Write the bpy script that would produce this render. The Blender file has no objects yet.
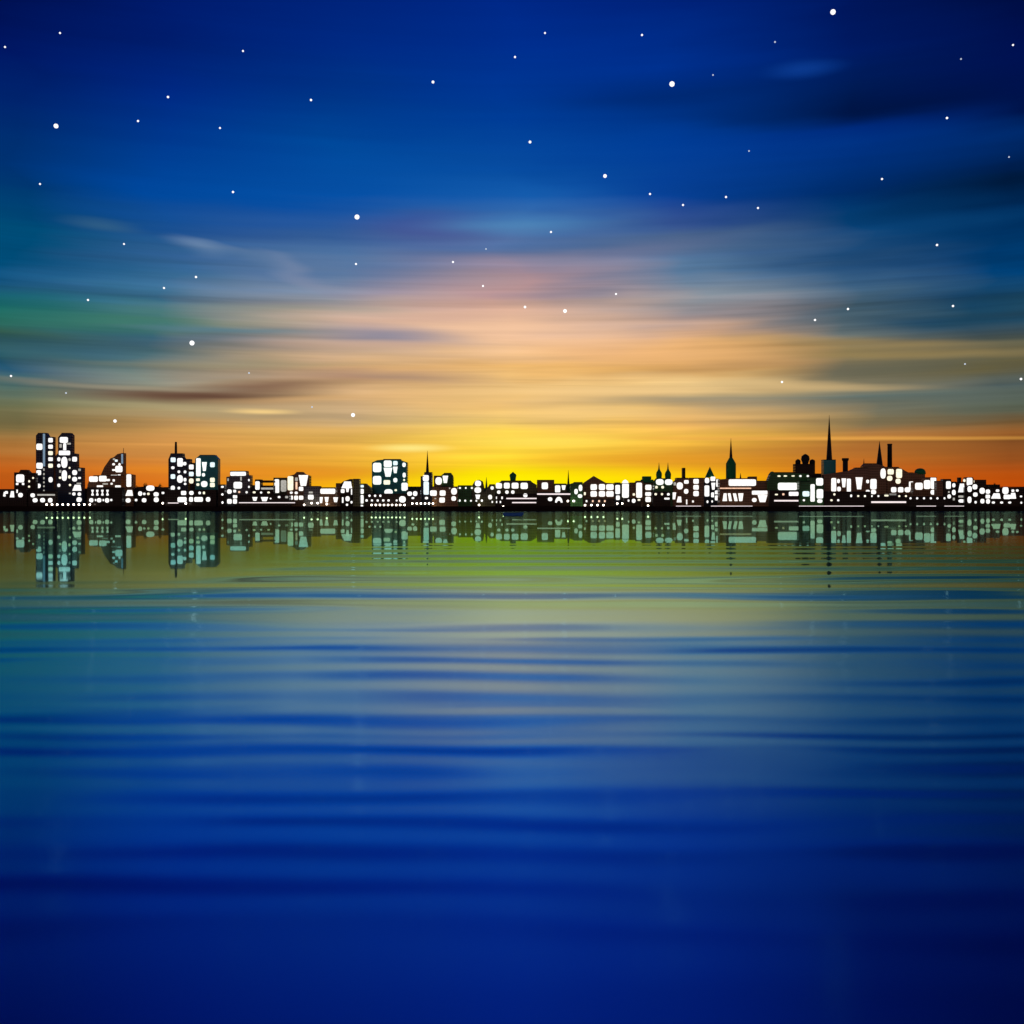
import bpy, bmesh, math, random
from mathutils import Vector
random.seed(7)
R = math.radians
sc = bpy.context.scene
col = sc.collection
F = 1098.0            # focal length in pixels of a 1024 px wide frame
HZ = 509.0            # picture row of the horizon
EYE = 3.0             # eye height above the water
GROUND = 6.5          # top of the quay

def srgb(c, a=1.0):
    o = []
    for v in c:
        v /= 255.0
        o.append(v / 12.92 if v <= 0.04045 else ((v + 0.055) / 1.055) ** 2.4)
    return (o[0], o[1], o[2], a)

# ------------------------------------------------------------------ camera
cam = bpy.data.cameras.new("camera")
cam.sensor_width = 36.0
cam.lens = F / 1024.0 * 36.0
cam.shift_y = -(512.0 - HZ) / 1024.0
cam.clip_start = 0.1
cam.clip_end = 90000
co = bpy.data.objects.new("camera", cam)
col.objects.link(co)
co.location = (0, 0, EYE)
co.rotation_euler = (R(90), 0, 0)
sc.camera = co
sc.view_settings.view_transform = 'Standard'
sc.view_settings.look = 'None'
sc.view_settings.exposure = 0
sc.view_settings.gamma = 1
sc.cycles.use_denoising = True
sc.cycles.max_bounces = 4
sc.cycles.sample_clamp_indirect = 4.0

def X(px, Y): return (px - 512.0) / F * Y
def Z(py, Y): return EYE + (HZ - py) / F * Y

# ------------------------------------------------------------------ node helper
class NT:
    def __init__(self, tree):
        self.t = tree; self.n = tree.nodes; self.l = tree.links
    def put(self, sock, v):
        if v is None: return
        if isinstance(v, bpy.types.NodeSocket): self.l.new(v, sock)
        else: sock.default_value = v
    def math(self, op, a, b=None, c=None, clamp=False):
        n = self.n.new('ShaderNodeMath'); n.operation = op; n.use_clamp = clamp
        self.put(n.inputs[0], a); self.put(n.inputs[1], b); self.put(n.inputs[2], c)
        return n.outputs[0]
    def vmath(self, op, a, b=None):
        n = self.n.new('ShaderNodeVectorMath'); n.operation = op
        self.put(n.inputs[0], a); self.put(n.inputs[1], b)
        return n.outputs['Value'] if op in ('LENGTH', 'DOT_PRODUCT') else n.outputs['Vector']
    def mrange(self, v, a, b, c, d, smooth=True):
        n = self.n.new('ShaderNodeMapRange'); n.interpolation_type = 'SMOOTHSTEP' if smooth else 'LINEAR'
        n.clamp = True
        self.put(n.inputs['Value'], v)
        for k, x in zip(('From Min', 'From Max', 'To Min', 'To Max'), (a, b, c, d)): self.put(n.inputs[k], x)
        return n.outputs['Result']
    def mix(self, f, a, b, blend='MIX'):
        n = self.n.new('ShaderNodeMix'); n.data_type = 'RGBA'; n.blend_type = blend
        self.put(n.inputs[0], f); self.put(n.inputs[6], a); self.put(n.inputs[7], b)
        return n.outputs[2]
    def noise(self, vec, scale, detail=2.0, rough=0.5, dist=0.0):
        n = self.n.new('ShaderNodeTexNoise'); n.noise_dimensions = '3D'
        self.put(n.inputs['Vector'], vec); self.put(n.inputs['Scale'], scale)
        self.put(n.inputs['Detail'], detail); self.put(n.inputs['Roughness'], rough)
        self.put(n.inputs['Distortion'], dist)
        return n.outputs['Fac']
    def sep(self, v):
        n = self.n.new('ShaderNodeSeparateXYZ'); self.put(n.inputs[0], v); return n.outputs
    def comb(self, x, y, z):
        n = self.n.new('ShaderNodeCombineXYZ')
        self.put(n.inputs[0], x); self.put(n.inputs[1], y); self.put(n.inputs[2], z)
        return n.outputs[0]
    def mapping(self, v, loc=(0, 0, 0), rot=(0, 0, 0), scale=(1, 1, 1), kind='POINT'):
        n = self.n.new('ShaderNodeMapping'); n.vector_type = kind
        self.put(n.inputs['Vector'], v)
        n.inputs['Location'].default_value = loc; n.inputs['Rotation'].default_value = rot
        n.inputs['Scale'].default_value = scale
        return n.outputs[0]
    def ramp(self, f, stops):
        n = self.n.new('ShaderNodeValToRGB'); e = n.color_ramp.elements
        stops = sorted(stops)
        e[0].position, e[0].color = stops[0]
        e[1].position, e[1].color = stops[-1]
        for p, c in stops[1:-1]:
            k = e.new(p); k.color = c
        self.put(n.inputs[0], f)
        return n.outputs[0]

# ------------------------------------------------------------------ sky (world shader, by direction)
world = bpy.data.worlds.new("World"); sc.world = world
world.use_nodes = True
world.cycles.sampling_method = 'NONE'
for n in list(world.node_tree.nodes): world.node_tree.nodes.remove(n)
T = NT(world.node_tree)
tc = T.n.new('ShaderNodeTexCoord')
dx, dy, dz = T.sep(tc.outputs['Generated'])[:3]
az0 = T.math('ARCTAN2', dx, dy)
hor = T.math('SQRT', T.math('ADD', T.math('MULTIPLY', dx, dx), T.math('MULTIPLY', dy, dy)))
v0 = T.math('DIVIDE', dz, T.math('MAXIMUM', hor, 0.001))
uv = T.comb(az0, v0, 0.0)
def UV(px, py):
    a = math.atan((px - 512) / F)
    return a, (HZ - py) / F * math.cos(a)
# drawn out, gently sagging layers of the evening cloud
w1 = T.noise(T.mapping(uv, scale=(3.6, 20, 1)), 1.0, 3.0, 0.5)
w2 = T.noise(T.mapping(uv, loc=(5, 3, 2), scale=(3.5, 60, 1)), 1.0, 2.0, 0.5)
mid = T.math('MULTIPLY', T.mrange(v0, 0.04, 0.12, 0.03, 1), T.mrange(v0, 0.20, 0.34, 1, 0.5))
warp = T.math('ADD', T.math('MULTIPLY', T.math('SUBTRACT', w1, 0.5), 0.055),
              T.math('MULTIPLY', T.math('SUBTRACT', w2, 0.5), 0.026))
v = T.math('ADD', v0, T.math('MULTIPLY', warp, mid))
az = T.math('ADD', az0, T.math('MULTIPLY', T.math('SUBTRACT', w1, 0.5), T.math('MULTIPLY', mid, 0.22)))
VM = 0.62
cols = {
 15: [(0,(0,16,82)),(50,(0,22,98)),(94,(0,33,108)),(140,(0,46,113)),(188,(0,54,112)),(234,(0,74,116)),(270,(0,76,120)),(295,(18,98,108)),(310,(24,102,96)),(335,(56,98,84)),(355,(32,84,108)),(370,(42,90,118)),(390,(80,108,102)),(410,(108,110,78)),(430,(124,106,64)),(450,(176,112,48)),(470,(192,94,24)),(492,(190,84,18))],
 165:[(0,(0,27,110)),(40,(0,28,108)),(90,(0,40,130)),(140,(0,56,142)),(190,(0,72,156)),(225,(22,78,146)),(260,(50,95,145)),(300,(60,110,138)),(320,(84,125,122)),(335,(62,104,130)),(350,(84,116,120)),(375,(132,142,132)),(385,(140,136,116)),(395,(132,112,90)),(410,(160,146,108)),(430,(198,148,86)),(450,(215,148,72)),(470,(218,126,40)),(490,(224,114,20))],
 340:[(0,(0,35,122)),(50,(0,42,132)),(95,(0,52,134)),(140,(0,72,154)),(200,(6,80,165)),(235,(48,90,150)),(260,(80,118,165)),(285,(122,138,162)),(300,(150,150,156)),(325,(205,170,145)),(345,(190,165,145)),(360,(210,170,124)),(380,(198,152,114)),(395,(212,172,124)),(420,(202,172,130)),(435,(228,178,90)),(460,(242,178,60)),(475,(228,150,32)),(490,(255,190,8))],
 510:[(0,(0,40,136)),(50,(0,46,142)),(120,(0,60,150)),(170,(8,78,162)),(200,(20,92,174)),(225,(62,112,172)),(245,(92,116,162)),(265,(142,132,156)),(290,(180,145,150)),(305,(216,172,150)),(325,(236,190,154)),(345,(230,188,148)),(370,(240,186,112)),(385,(245,200,130)),(400,(240,190,112)),(415,(246,204,120)),(430,(252,212,84)),(455,(255,216,58)),(472,(255,220,8)),(490,(255,236,0))],
 680:[(0,(0,34,122)),(60,(0,48,142)),(95,(0,42,118)),(140,(0,60,150)),(190,(8,65,150)),(215,(46,78,145)),(235,(74,100,140)),(270,(86,120,155)),(300,(130,140,150)),(320,(166,150,150)),(335,(208,165,132)),(350,(236,180,116)),(375,(220,166,92)),(390,(232,196,134)),(402,(174,156,120)),(425,(236,180,98)),(440,(245,190,70)),(460,(228,156,38)),(480,(255,190,10)),(492,(255,200,6))],
 855:[(0,(0,22,92)),(50,(0,26,98)),(85,(0,26,84)),(112,(0,22,70)),(130,(0,42,124)),(150,(0,48,128)),(185,(0,45,106)),(215,(4,60,112)),(240,(12,68,120)),(280,(58,95,130)),(310,(70,96,112)),(335,(108,115,110)),(350,(146,128,88)),(365,(112,106,86)),(385,(138,128,100)),(400,(100,115,110)),(425,(122,110,80)),(440,(186,124,58)),(455,(194,118,44)),(475,(212,100,20)),(490,(232,112,16))],
 1009:[(0,(0,14,68)),(60,(0,15,80)),(115,(0,20,75)),(140,(0,42,108)),(165,(0,30,78)),(180,(0,25,58)),(210,(0,42,88)),(265,(0,64,118)),(300,(28,70,96)),(340,(78,85,76)),(360,(106,98,66)),(380,(76,90,90)),(410,(90,98,82)),(422,(110,82,48)),(435,(148,90,40)),(442,(122,72,34)),(460,(150,80,30)),(475,(190,82,14)),(492,(188,72,6))]}
back = [(0,(6,18,70)),(150,(40,56,104)),(300,(138,116,112)),(420,(190,144,108)),(492,(160,120,96))]  # unseen sky behind the camera, warmed and brightened to light the facades
vn = T.math('DIVIDE', v, VM)
def column(px, stops):
    a = math.atan((px - 512) / F) if px is not None else 0.6
    st = [(max(0.0, min(1, (HZ - y) / F * math.cos(a) / VM)), srgb(c)) for y, c in stops]
    st.append((1.0, srgb([k * 0.75 for k in stops[0][1]])))
    st.append((0.0, srgb(stops[-1][1])))
    return T.ramp(vn, st)
keys = sorted(cols)
angs = [math.atan((k - 512) / F) for k in keys]
cur = column(keys[0], cols[keys[0]])
for i in range(1, len(keys)):
    f = T.mrange(az, angs[i-1], angs[i], 0, 1, smooth=False)
    cur = T.mix(f, cur, column(keys[i], cols[keys[i]]))
absaz = T.math('ABSOLUTE', az0)
cur = T.mix(T.mrange(absaz, 0.5, 1.9, 0, 1), cur, column(None, back))
# fine silky streaks, brighter and dimmer threads in the middle of the sky
s1 = T.noise(T.mapping(uv, loc=(1, 9, 4), rot=(0, 0, R(1.5)), scale=(3.0, 95, 1)), 1.0, 3.0, 0.55, 0.3)
s2 = T.noise(T.mapping(uv, loc=(3, 2, 7), scale=(1.7, 40, 1)), 1.0, 2.0, 0.5)
sm = T.math('MULTIPLY', T.mrange(v0, 0.02, 0.06, 0.35, 1), T.mrange(v0, 0.18, 0.27, 1, 0.12))
br = T.math('ADD', 1.0, T.math('MULTIPLY', T.math('ADD', T.math('MULTIPLY', T.math('SUBTRACT', s1, 0.5), 1.05),
        T.math('MULTIPLY', T.math('SUBTRACT', s2, 0.5), 0.55)), sm))
cur = T.mix(1.0, cur, T.comb(br, br, br), 'MULTIPLY')
# single clouds and glows: centre x, y, half width, half height, tilt, colour, strength
clouds = [
 (200,396,115,8,1.5,(98,68,54),.95),(262,387,90,6,3,(118,84,68),.75),(390,377,110,7,-2,(150,128,122),.45),
 (258,412,34,3,0,(255,216,140),.8),(150,388,90,3,1,(176,166,140),.45),(60,384,80,3,-1,(150,140,118),.45),
 (430,229,80,16,0,(74,72,142),.55),(505,226,90,9,1,(84,142,190),.55),(190,247,32,8,-8,(122,148,178),.6),
 (286,270,44,7,-20,(140,152,178),.45),(322,284,44,7,-18,(144,146,166),.4),(240,258,60,5,-16,(96,124,160),.5),(98,225,36,6,-3,(60,104,134),.5),
 (95,320,150,13,0,(44,118,94),.5),(70,348,120,8,0,(40,86,112),.5),(205,329,90,3,0,(92,128,134),.5),
 (385,336,85,12,-2,(98,120,160),.7),(235,330,90,4,0,(84,122,142),.5),(520,330,150,26,0,(238,192,158),.4),(530,396,130,12,0,(248,208,142),.45),(430,318,110,6,3,(214,172,150),.5),(380,345,130,5,0,(218,176,146),.5),
 (470,294,100,26,0,(208,164,152),.3),(580,262,90,12,-3,(150,140,158),.35),(330,262,130,26,-3,(78,112,158),.45),(640,250,90,10,4,(110,116,150),.4),
 (560,484,180,15,0,(255,238,0),.7),(500,484,70,16,0,(255,244,0),.5),(640,459,150,7,0,(226,150,40),.5),
 (830,439,280,2,-1.0,(240,172,78),.7),(880,449,190,7,0,(160,96,44),.45),(590,414,90,5,0,(250,206,128),.5),
 (650,353,150,12,-4,(244,186,124),.6),(780,384,130,5,-3,(226,192,134),.6),(690,372,110,7,3,(184,142,96),.5),
 (600,392,170,4,0,(246,206,142),.5),(700,403,140,6,-2,(150,140,118),.5),(860,343,150,7,-4,(160,136,88),.5),
 (900,366,110,9,2,(98,100,84),.5),(940,400,120,10,0,(98,112,106),.45),(930,354,140,4,-2,(170,142,84),.4),
 (870,110,140,14,-3,(0,18,66),.4),(740,118,90,10,-5,(0,36,100),.35),(800,70,36,9,0,(16,66,156),.6),
 (985,188,80,14,0,(0,26,62),.3),(660,95,90,14,0,(0,40,112),.45),(410,448,40,4,0,(255,238,140),.8),
 (545,441,90,7,0,(255,226,92),.7),(100,452,160,5,0,(206,140,72),.5),(300,431,160,4,1,(234,182,96),.5),
 (250,470,150,5,0,(236,146,32),.5),(160,416,120,4,0,(172,152,112),.5),(340,398,130,4,3,(230,182,122),.5),
 (40,300,70,16,0,(14,96,108),.5),(300,310,120,5,1,(140,146,136),.45),(240,362,130,4,1,(150,142,112),.5)]
cuv = T.comb(T.math('ADD', T.math('MULTIPLY', az, 0.35), T.math('MULTIPLY', az0, 0.65)),
             T.math('ADD', T.math('MULTIPLY', v, 0.35), T.math('MULTIPLY', v0, 0.65)), 0.0)
for cx, cy, rx, ry, rot, c, a in clouds:
    au, av = UV(cx, cy)
    m = T.mapping(cuv,
                  loc=(au, av, 0), rot=(0, 0, R(rot)), scale=(rx * 1.35 / F, ry * 1.5 / F, 1), kind='TEXTURE')
    f = T.mrange(T.vmath('LENGTH', m), 0.0, 1.0, a, 0.0)
    cur = T.mix(f, cur, srgb(c))
cur = T.mix(T.mrange(dz, -0.03, 0.0, 1, 0), cur, srgb((4, 12, 40)))
bg = T.n.new('ShaderNodeBackground'); bg.inputs['Strength'].default_value = 1.0
T.put(bg.inputs['Color'], cur)
wo = T.n.new('ShaderNodeOutputWorld'); T.l.new(bg.outputs[0], wo.inputs['Surface'])

# ------------------------------------------------------------------ materials
MATS = {}
def facade(name, base, glass, rough=0.7, fx=3.2, fz=3.6, spec=0.3):
    m = bpy.data.materials.new(name); m.use_nodes = True
    t = NT(m.node_tree); b = t.n['Principled BSDF']
    geo = t.n.new('ShaderNodeNewGeometry')
    x, y, z = t.sep(geo.outputs['Position'])[:3]
    h = t.math('ADD', x, y)
    gx = t.math('FRACT', t.math('DIVIDE', h, fx)); gz = t.math('FRACT', t.math('DIVIDE', z, fz))
    win = t.math('MULTIPLY', t.math('MULTIPLY', t.math('GREATER_THAN', gx, 0.35), t.math('GREATER_THAN', gz, 0.45)), 1.0)
    nz = t.math('ABSOLUTE', t.sep(geo.outputs['Normal'])[2])
    win = t.math('MULTIPLY', win, t.math('LESS_THAN', nz, 0.5))
    n1 = t.noise(geo.outputs['Position'], 0.15, 4, 0.6)
    wall = t.mix(n1, tuple(c * 0.7 for c in base) + (1,), tuple(min(1, c * 1.3) for c in base) + (1,))
    c = t.mix(win, wall, tuple(glass) + (1,))
    t.put(b.inputs['Base Color'], c)
    t.put(b.inputs['Roughness'], t.mrange(win, 0, 1, rough, 0.15, False))
    b.inputs['Specular IOR Level'].default_value = spec
    MATS[name] = m
def plain(name, base, rough=0.6, metal=0.0, spec=0.3, scale=0.4):
    m = bpy.data.materials.new(name); m.use_nodes = True
    t = NT(m.node_tree); b = t.n['Principled BSDF']
    geo = t.n.new('ShaderNodeNewGeometry')
    n1 = t.noise(geo.outputs['Position'], scale, 4, 0.6)
    t.put(b.inputs['Base Color'], t.mix(n1, tuple(c * 0.65 for c in base) + (1,), tuple(min(1, c * 1.35) for c in base) + (1,)))
    b.inputs['Roughness'].default_value = rough; b.inputs['Metallic'].default_value = metal
    b.inputs['Specular IOR Level'].default_value = spec
    MATS[name] = m
def glow(name, colr, strength, var=0.25, mis='AUTO'):
    m = bpy.data.materials.new(name); m.use_nodes = True
    t = NT(m.node_tree); b = t.n['Principled BSDF']
    b.inputs['Base Color'].default_value = (0.3, 0.3, 0.3, 1)
    geo = t.n.new('ShaderNodeNewGeometry')
    n1 = t.noise(geo.outputs['Position'], 0.5, 2, 0.5)
    b.inputs['Emission Color'].default_value = tuple(colr) + (1,)
    t.put(b.inputs['Emission Strength'], t.mrange(n1, 0.3, 0.7, strength * (1 - var * .6), strength * (1 + var), False))
    m.cycles.emission_sampling = 'AUTO' if name == 'lamp_glow' else 'NONE'
    MATS[name] = m
facade('navy_glass', (0.06, 0.07, 0.09), (0.06, 0.12, 0.18))
facade('teal_glass', (0.02, 0.50, 0.42), (0.03, 0.58, 0.50), 0.4)
facade('brown_stone', (0.50, 0.28, 0.13), (0.24, 0.14, 0.07))
facade('olive_render', (0.26, 0.28, 0.12), (0.12, 0.14, 0.07))
facade('green_render', (0.10, 0.36, 0.10), (0.07, 0.2, 0.07))
facade('grey_concrete', (0.30, 0.30, 0.27), (0.12, 0.14, 0.13))
facade('dark_brick', (0.035, 0.02, 0.015), (0.02, 0.018, 0.018))
plain('slate', (0.02, 0.02, 0.022), 0.6)
plain('copper', (0.03, 0.42, 0.13), 0.6)
plain('iron', (0.012, 0.010, 0.010), 0.5)
plain('quay_stone', (0.035, 0.020, 0.012), 0.9, spec=0.05)
plain('earth', (0.01, 0.009, 0.007), 0.95, spec=0.05)
plain('leaf', (0.06, 0.12, 0.025), 0.8, spec=0.1, scale=0.6)
plain('bark', (0.05, 0.035, 0.02), 0.9)
plain('blue_paint', (0.10, 0.38, 0.95), 0.4)
glow('lit_white', (1.0, 0.98, 0.95), 1.12)
glow('lit_blue', (0.78, 0.95, 1.0), 1.1)
glow('lit_cream', (1.0, 0.93, 0.70), 1.1)
glow('lit_dim', (0.72, 0.70, 0.62), 0.55)
glow('lit_orange', (1.0, 0.62, 0.42), 1.0)
glow('lit_stair', (0.35, 0.55, 0.75), 0.45)
glow('lamp_glow', (1.0, 0.84, 0.70), 8.0, 0.05)
glow('strip_glow', (1.0, 0.86, 0.86), 1.0, 0.1)
glow('star_bright', (1.0, 1.0, 1.0), 1.2, 0.0, 'NONE')
glow('star_faint', (0.75, 0.85, 1.0), 0.75, 0.0, 'NONE')

# ------------------------------------------------------------------ object helpers
def link(name, bm, mat, parent=None, smooth=False):
    me = bpy.data.meshes.new(name)
    bmesh.ops.recalc_face_normals(bm, faces=bm.faces[:])
    bm.to_mesh(me); bm.free()
    me.materials.append(MATS[mat])
    if smooth:
        for p in me.polygons: p.use_smooth = True
    o = bpy.data.objects.new(name, me); col.objects.link(o)
    if parent is not None:
        o.parent = parent
        o.location = -Vector(parent.location)
    return o
def thing(name, label, cat, loc, group=None):
    o = bpy.data.objects.new(name, None); col.objects.link(o)
    o.empty_display_size = 1; o.location = loc
    o['label'] = label; o['category'] = cat
    if group: o['group'] = group
    return o
def add_prism(bm, pts, y0, y1):          # pts: world (x, z) outline, pushed back from y0 to y1
    a = [bm.verts.new((x, y0, z)) for x, z in pts]
    b = [bm.verts.new((x, y1, z)) for x, z in pts]
    bm.faces.new(a); bm.faces.new(b[::-1])
    n = len(pts)
    for i in range(n):
        bm.faces.new((a[i], b[i], b[(i+1) % n], a[(i+1) % n]))
def add_lathe(bm, cx, cy, prof, n=12, rot=0.0, sy=1.0):
    rings = []
    for z, r in prof:
        if r < 0.02: rings.append([bm.verts.new((cx, cy, z))])
        else: rings.append([bm.verts.new((cx + r * math.cos(rot + 2*math.pi*i/n), cy + sy * r * math.sin(rot + 2*math.pi*i/n), z)) for i in range(n)])
    for k in range(len(rings) - 1):
        a, b = rings[k], rings[k+1]
        for i in range(n):
            j = (i + 1) % n
            if len(a) == 1 and len(b) == 1: continue
            if len(a) == 1: bm.faces.new((a[0], b[j], b[i]))
            elif len(b) == 1: bm.faces.new((a[i], a[j], b[0]))
            else: bm.faces.new((a[i], a[j], b[j], b[i]))
    for rg, flip in ((rings[0], True), (rings[-1], False)):
        if len(rg) > 1: bm.faces.new(rg[::-1] if flip else rg)

# crops of the photograph in which the outlines were read: origin and enlargement
CR = {'A': (0, 425, 11.378), 'B': (80, 425, 11.378), 'C': (160, 425, 11.378), 'D': (240, 425, 11.378),
      'E': (320, 425, 11.378), 'F': (400, 425, 11.378), 'G': (480, 425, 11.378), 'H': (560, 425, 11.378),
      'I': (640, 425, 11.378), 'J': (710, 425, 11.378), 'K': (780, 410, 9.752), 'L': (860, 425, 11.378),
      'M': (934, 425, 11.378)}
LAYER = {0: 1508.0, 1: 1536.0, 2: 1566.0, 3: 1598.0, 4: 1636.0}
def P(cr, x, y):
    a, b, s = CR[cr]
    return a + x / s, b + y / s

BL = []
def B(name, label, cr, layer, mat, outline, windows='', parts=(), cat='building', depth=20.0):
    """outline: 'x,y x,y ...' in crop coordinates, closed down to the ground by itself"""
    pts = [P(cr, *map(float, q.split(','))) for q in outline.split()]
    bot = 505.6
    pts = [(pts[0][0], bot)] + pts + [(pts[-1][0], bot)]
    BL.append(dict(name=name, label=label, cr=cr, layer=layer, mat=mat, pts=pts, win=windows.split(), parts=parts, cat=cat, depth=depth))

# ---- the left end
B('low_building', 'long low dark building at the far left edge of the waterfront', 'A', 0, 'dark_brick', '-60,735 300,735',
  '34,760,66,815w 55,750,92,785 110,750,165,825w 185,730,205,775 205,770,262,825o')
B('stepped_house', 'squat dark block with one big lit window and roof hump left of twin towers', 'A', 1, 'dark_brick',
  '160,545 210,545 230,515 310,515 345,550 404,552',
  '182,560,278,655 180,655,212,685 248,655,278,685 320,625,345,655co 365,590,390,615co 318,688,345,715co')
B('slab_tower', 'tall dark slab tower with pale stair strip, left one of the twin towers', 'A', 2, 'navy_glass',
  '408,120 430,95 525,95 545,130 605,135',
  '412,210,485,285 412,428,488,500 412,512,470,572 410,665,465,720o 548,145,603,200 548,222,603,272 548,295,603,345c 548,365,603,412 548,438,603,488c 550,590,602,655o '
  '490,492,510,522i 490,545,510,572i 490,590,510,620i 490,640,510,665i 490,685,510,708i 490,735,510,760i',
  [('box', 'stair_strip', 'lit_stair', 489, 100, 513, 470)], cat='tower')
B('waterfront_pavilion', 'low dark pavilion with a thin lit fascia at the foot of the twin towers', 'A', 0, 'dark_brick', '318,757 632,757',
  '345,775,400,825o 370,830,430,882o 455,828,515,882o 545,828,600,885o',
  [('box', 'fascia_light', 'lit_dim', 425, 786, 625, 804)])
B('stepped_tower', 'tall lit tower stepping down on one side, right one of the twin towers', 'A', 2, 'navy_glass',
  '632,350 660,320 660,140 700,95 800,95 820,115 820,320 872,325 875,480 940,485',
  '678,135,775,205 675,215,705,260d 718,205,756,290 760,200,808,225d 668,290,800,345 650,365,690,415o 695,360,770,490o 778,375,808,410do 650,440,690,485o '
  '820,360,878,418 672,510,700,545d 700,512,765,638o 780,475,805,500co 668,585,700,615co 775,570,805,610co 820,510,880,572o 890,495,922,525d '
  '820,588,880,645o 888,590,922,615 650,665,688,708o 782,668,812,698co 820,678,930,750w 870,655,925,675i 820,765,862,805o 882,765,925,808o 782,768,808,788d 868,820,932,878o', cat='tower')
# ---- sail shaped tower
B('sail_tower', 'dark sail-shaped tower with a curved back rising to a point and thin mast', 'B', 2, 'brown_stone',
  '215,640 240,560 275,480 345,380 385,365 425,330 480,318 497,318',
  '372,378,402,400d 395,392,430,420b 365,432,400,462o 435,432,465,465o 400,462,485,540 365,500,402,524 350,566,425,586 428,560,465,590 '
  '398,685,467,712 345,655,375,682o 370,615,398,645',
  [('box', 'glass_strip', 'lit_stair', 470, 330, 490, 440), ('mast', 'mast', 'iron', 495, 320, 262, 3)], cat='tower')
B('terrace_block', 'low brown terrace with lit rooftop rooms at the foot of the sail tower', 'B', 1, 'brown_stone',
  '85,680 110,620 150,580 470,578',
  '103,582,205,648 215,575,305,645 300,612,342,640 190,685,265,708 255,660,320,680i')
B('arcade_building', 'dark low building with four hourglass lights above a row of round windows', 'B', 0, 'dark_brick', '78,715 480,715',
  '128,735,158,805h 183,735,212,805h 240,735,270,805h 298,735,328,805h 103,830,155,882o 168,840,188,868 192,830,245,882o 256,840,276,868 282,830,335,885o 342,838,370,868o')
B('narrow_lit_tower', 'slim pale tower with one tall lit window, right of the sail tower', 'B', 1, 'brown_stone',
  '515,560 530,552 605,565', '527,558,585,705 515,738,605,808w 518,830,578,885o', cat='tower')
B('row_house', 'low dark houses with scattered round lights between sail tower and antenna tower', 'B', 1, 'dark_brick',
  '618,725 650,705 720,700 735,690 860,700 950,712 1004,712',
  '660,752,710,808o 715,768,748,800o 762,768,795,800co 835,762,898,815o 750,685,850,752o 622,838,655,870o 702,830,758,882o 838,820,898,880o 930,758,962,788o')
# ---- antenna pair
B('antenna_tower', 'dark tower with a short thick antenna on its flat stepped roof', 'C', 2, 'navy_glass',
  '95,390 120,328 255,328 258,362 280,392 340,392 340,436 318,440',
  '120,368,180,425b 125,468,168,505o 120,558,175,615b 195,375,262,475 258,418,303,462o 198,515,232,550o 268,515,302,552o 193,568,262,660o 265,600,303,645o 270,655,303,685o 120,688,172,745o 198,700,232,735o',
  [('mast', 'antenna', 'iron', 181, 330, 192, 14)], cat='tower')
B('link_block', 'narrow dark block with three stacked lit windows between antenna tower and teal tower', 'C', 2, 'dark_brick',
  '342,436 396,436', '328,448,385,508 328,530,385,585b 328,605,385,668co')
B('glass_tower', 'teal glass tower with chamfered roof, right of the antenna tower', 'C', 2, 'teal_glass',
  '400,385 450,345 620,345 660,385',
  '410,375,465,585 475,420,535,525t 568,422,625,482b 475,545,515,588o 410,605,455,640c 412,660,450,695co 465,635,542,708o 568,598,625,652c 568,655,625,708c', cat='tower')
B('tower_podium', 'low dark podium with a band of lit shopfronts below the antenna and teal towers', 'C', 0, 'dark_brick', '60,742 640,742',
  '238,748,300,798 330,748,385,798o 435,755,468,790o 485,755,515,790co 198,818,305,880 330,818,378,875 388,818,490,875 520,818,575,875o 278,882,308,905o 16,758,44,788o')
B('stair_block', 'small dark block with a column of three round lights left of crowned block', 'C', 0, 'dark_brick', '662,682 735,684',
  '692,690,728,718o 695,775,725,805o 698,865,725,898o')
B('crowned_block', 'mid-height block crowned by a bright lit bar across its roof', 'C', 1, 'grey_concrete',
  '755,590 795,585 798,528 985,528 990,575 1030,570',
  '798,530,980,580 835,645,935,725 765,605,785,640i 762,730,818,785o 832,735,868,770 828,795,880,838 762,840,818,898 828,842,878,898 888,750,915,775n 912,585,932,635i 972,750,1000,780o 1000,612,1024,642o 1000,690,1024,718o')
B('bridge_building', 'low building with one lit end pier carrying a roof beam over an open gap', 'D', 1, 'dark_brick',
  '128,690 170,690 170,625 235,625 235,694 378,694',
  '172,638,226,738 142,752,180,780co 225,755,255,782o 308,755,342,780co 138,818,200,865t 235,818,322,870t 338,825,360,848o',
  [('box', 'roof_beam', 'dark_brick', 236, 630, 379, 654), ('box', 'window_band', 'lit_dim', 240, 712, 378, 734)])
B('quay_shed', 'long flat dark shed with two blurred shop windows under the crowned block', 'D', 0, 'dark_brick', '-60,800 560,800',
  '428,805,462,835o 512,805,550,835d')
B('greenish_block', 'flat-topped grey-green block with one tall lit window at its left side', 'D', 2, 'olive_render',
  '380,605 534,605', '390,615,448,775 462,625,530,760i')  # second pane is no window: added dim glow for the wall's grey-green gradient
B('lantern_building', 'bright building with rounded top and tall white window bays, left of the grey block', 'D', 1, 'brown_stone',
  '537,612 560,578 615,563 640,540 710,540 735,560 790,575 790,926',
  '540,580,608,745c 665,568,778,695t 625,595,660,640i 630,645,656,735n 668,700,722,752 565,755,602,785o 620,755,660,790o 565,802,605,852 615,802,662,855 668,802,722,852')
B('grey_block', 'plain grey-green cube block with a single square lit window', 'D', 0, 'grey_concrete', '725,700 906,700',
  '772,792,840,850 780,755,830,780i')
B('bright_hall', 'low hall with a continuous bright window band over scalloped lights', 'D', 0, 'brown_stone', '910,715 1086,715',
  '912,722,1086,785 900,818,945,890t 960,818,1012,880t 865,875,895,900o 975,885,1000,912o 1058,820,1118,880t')
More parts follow.
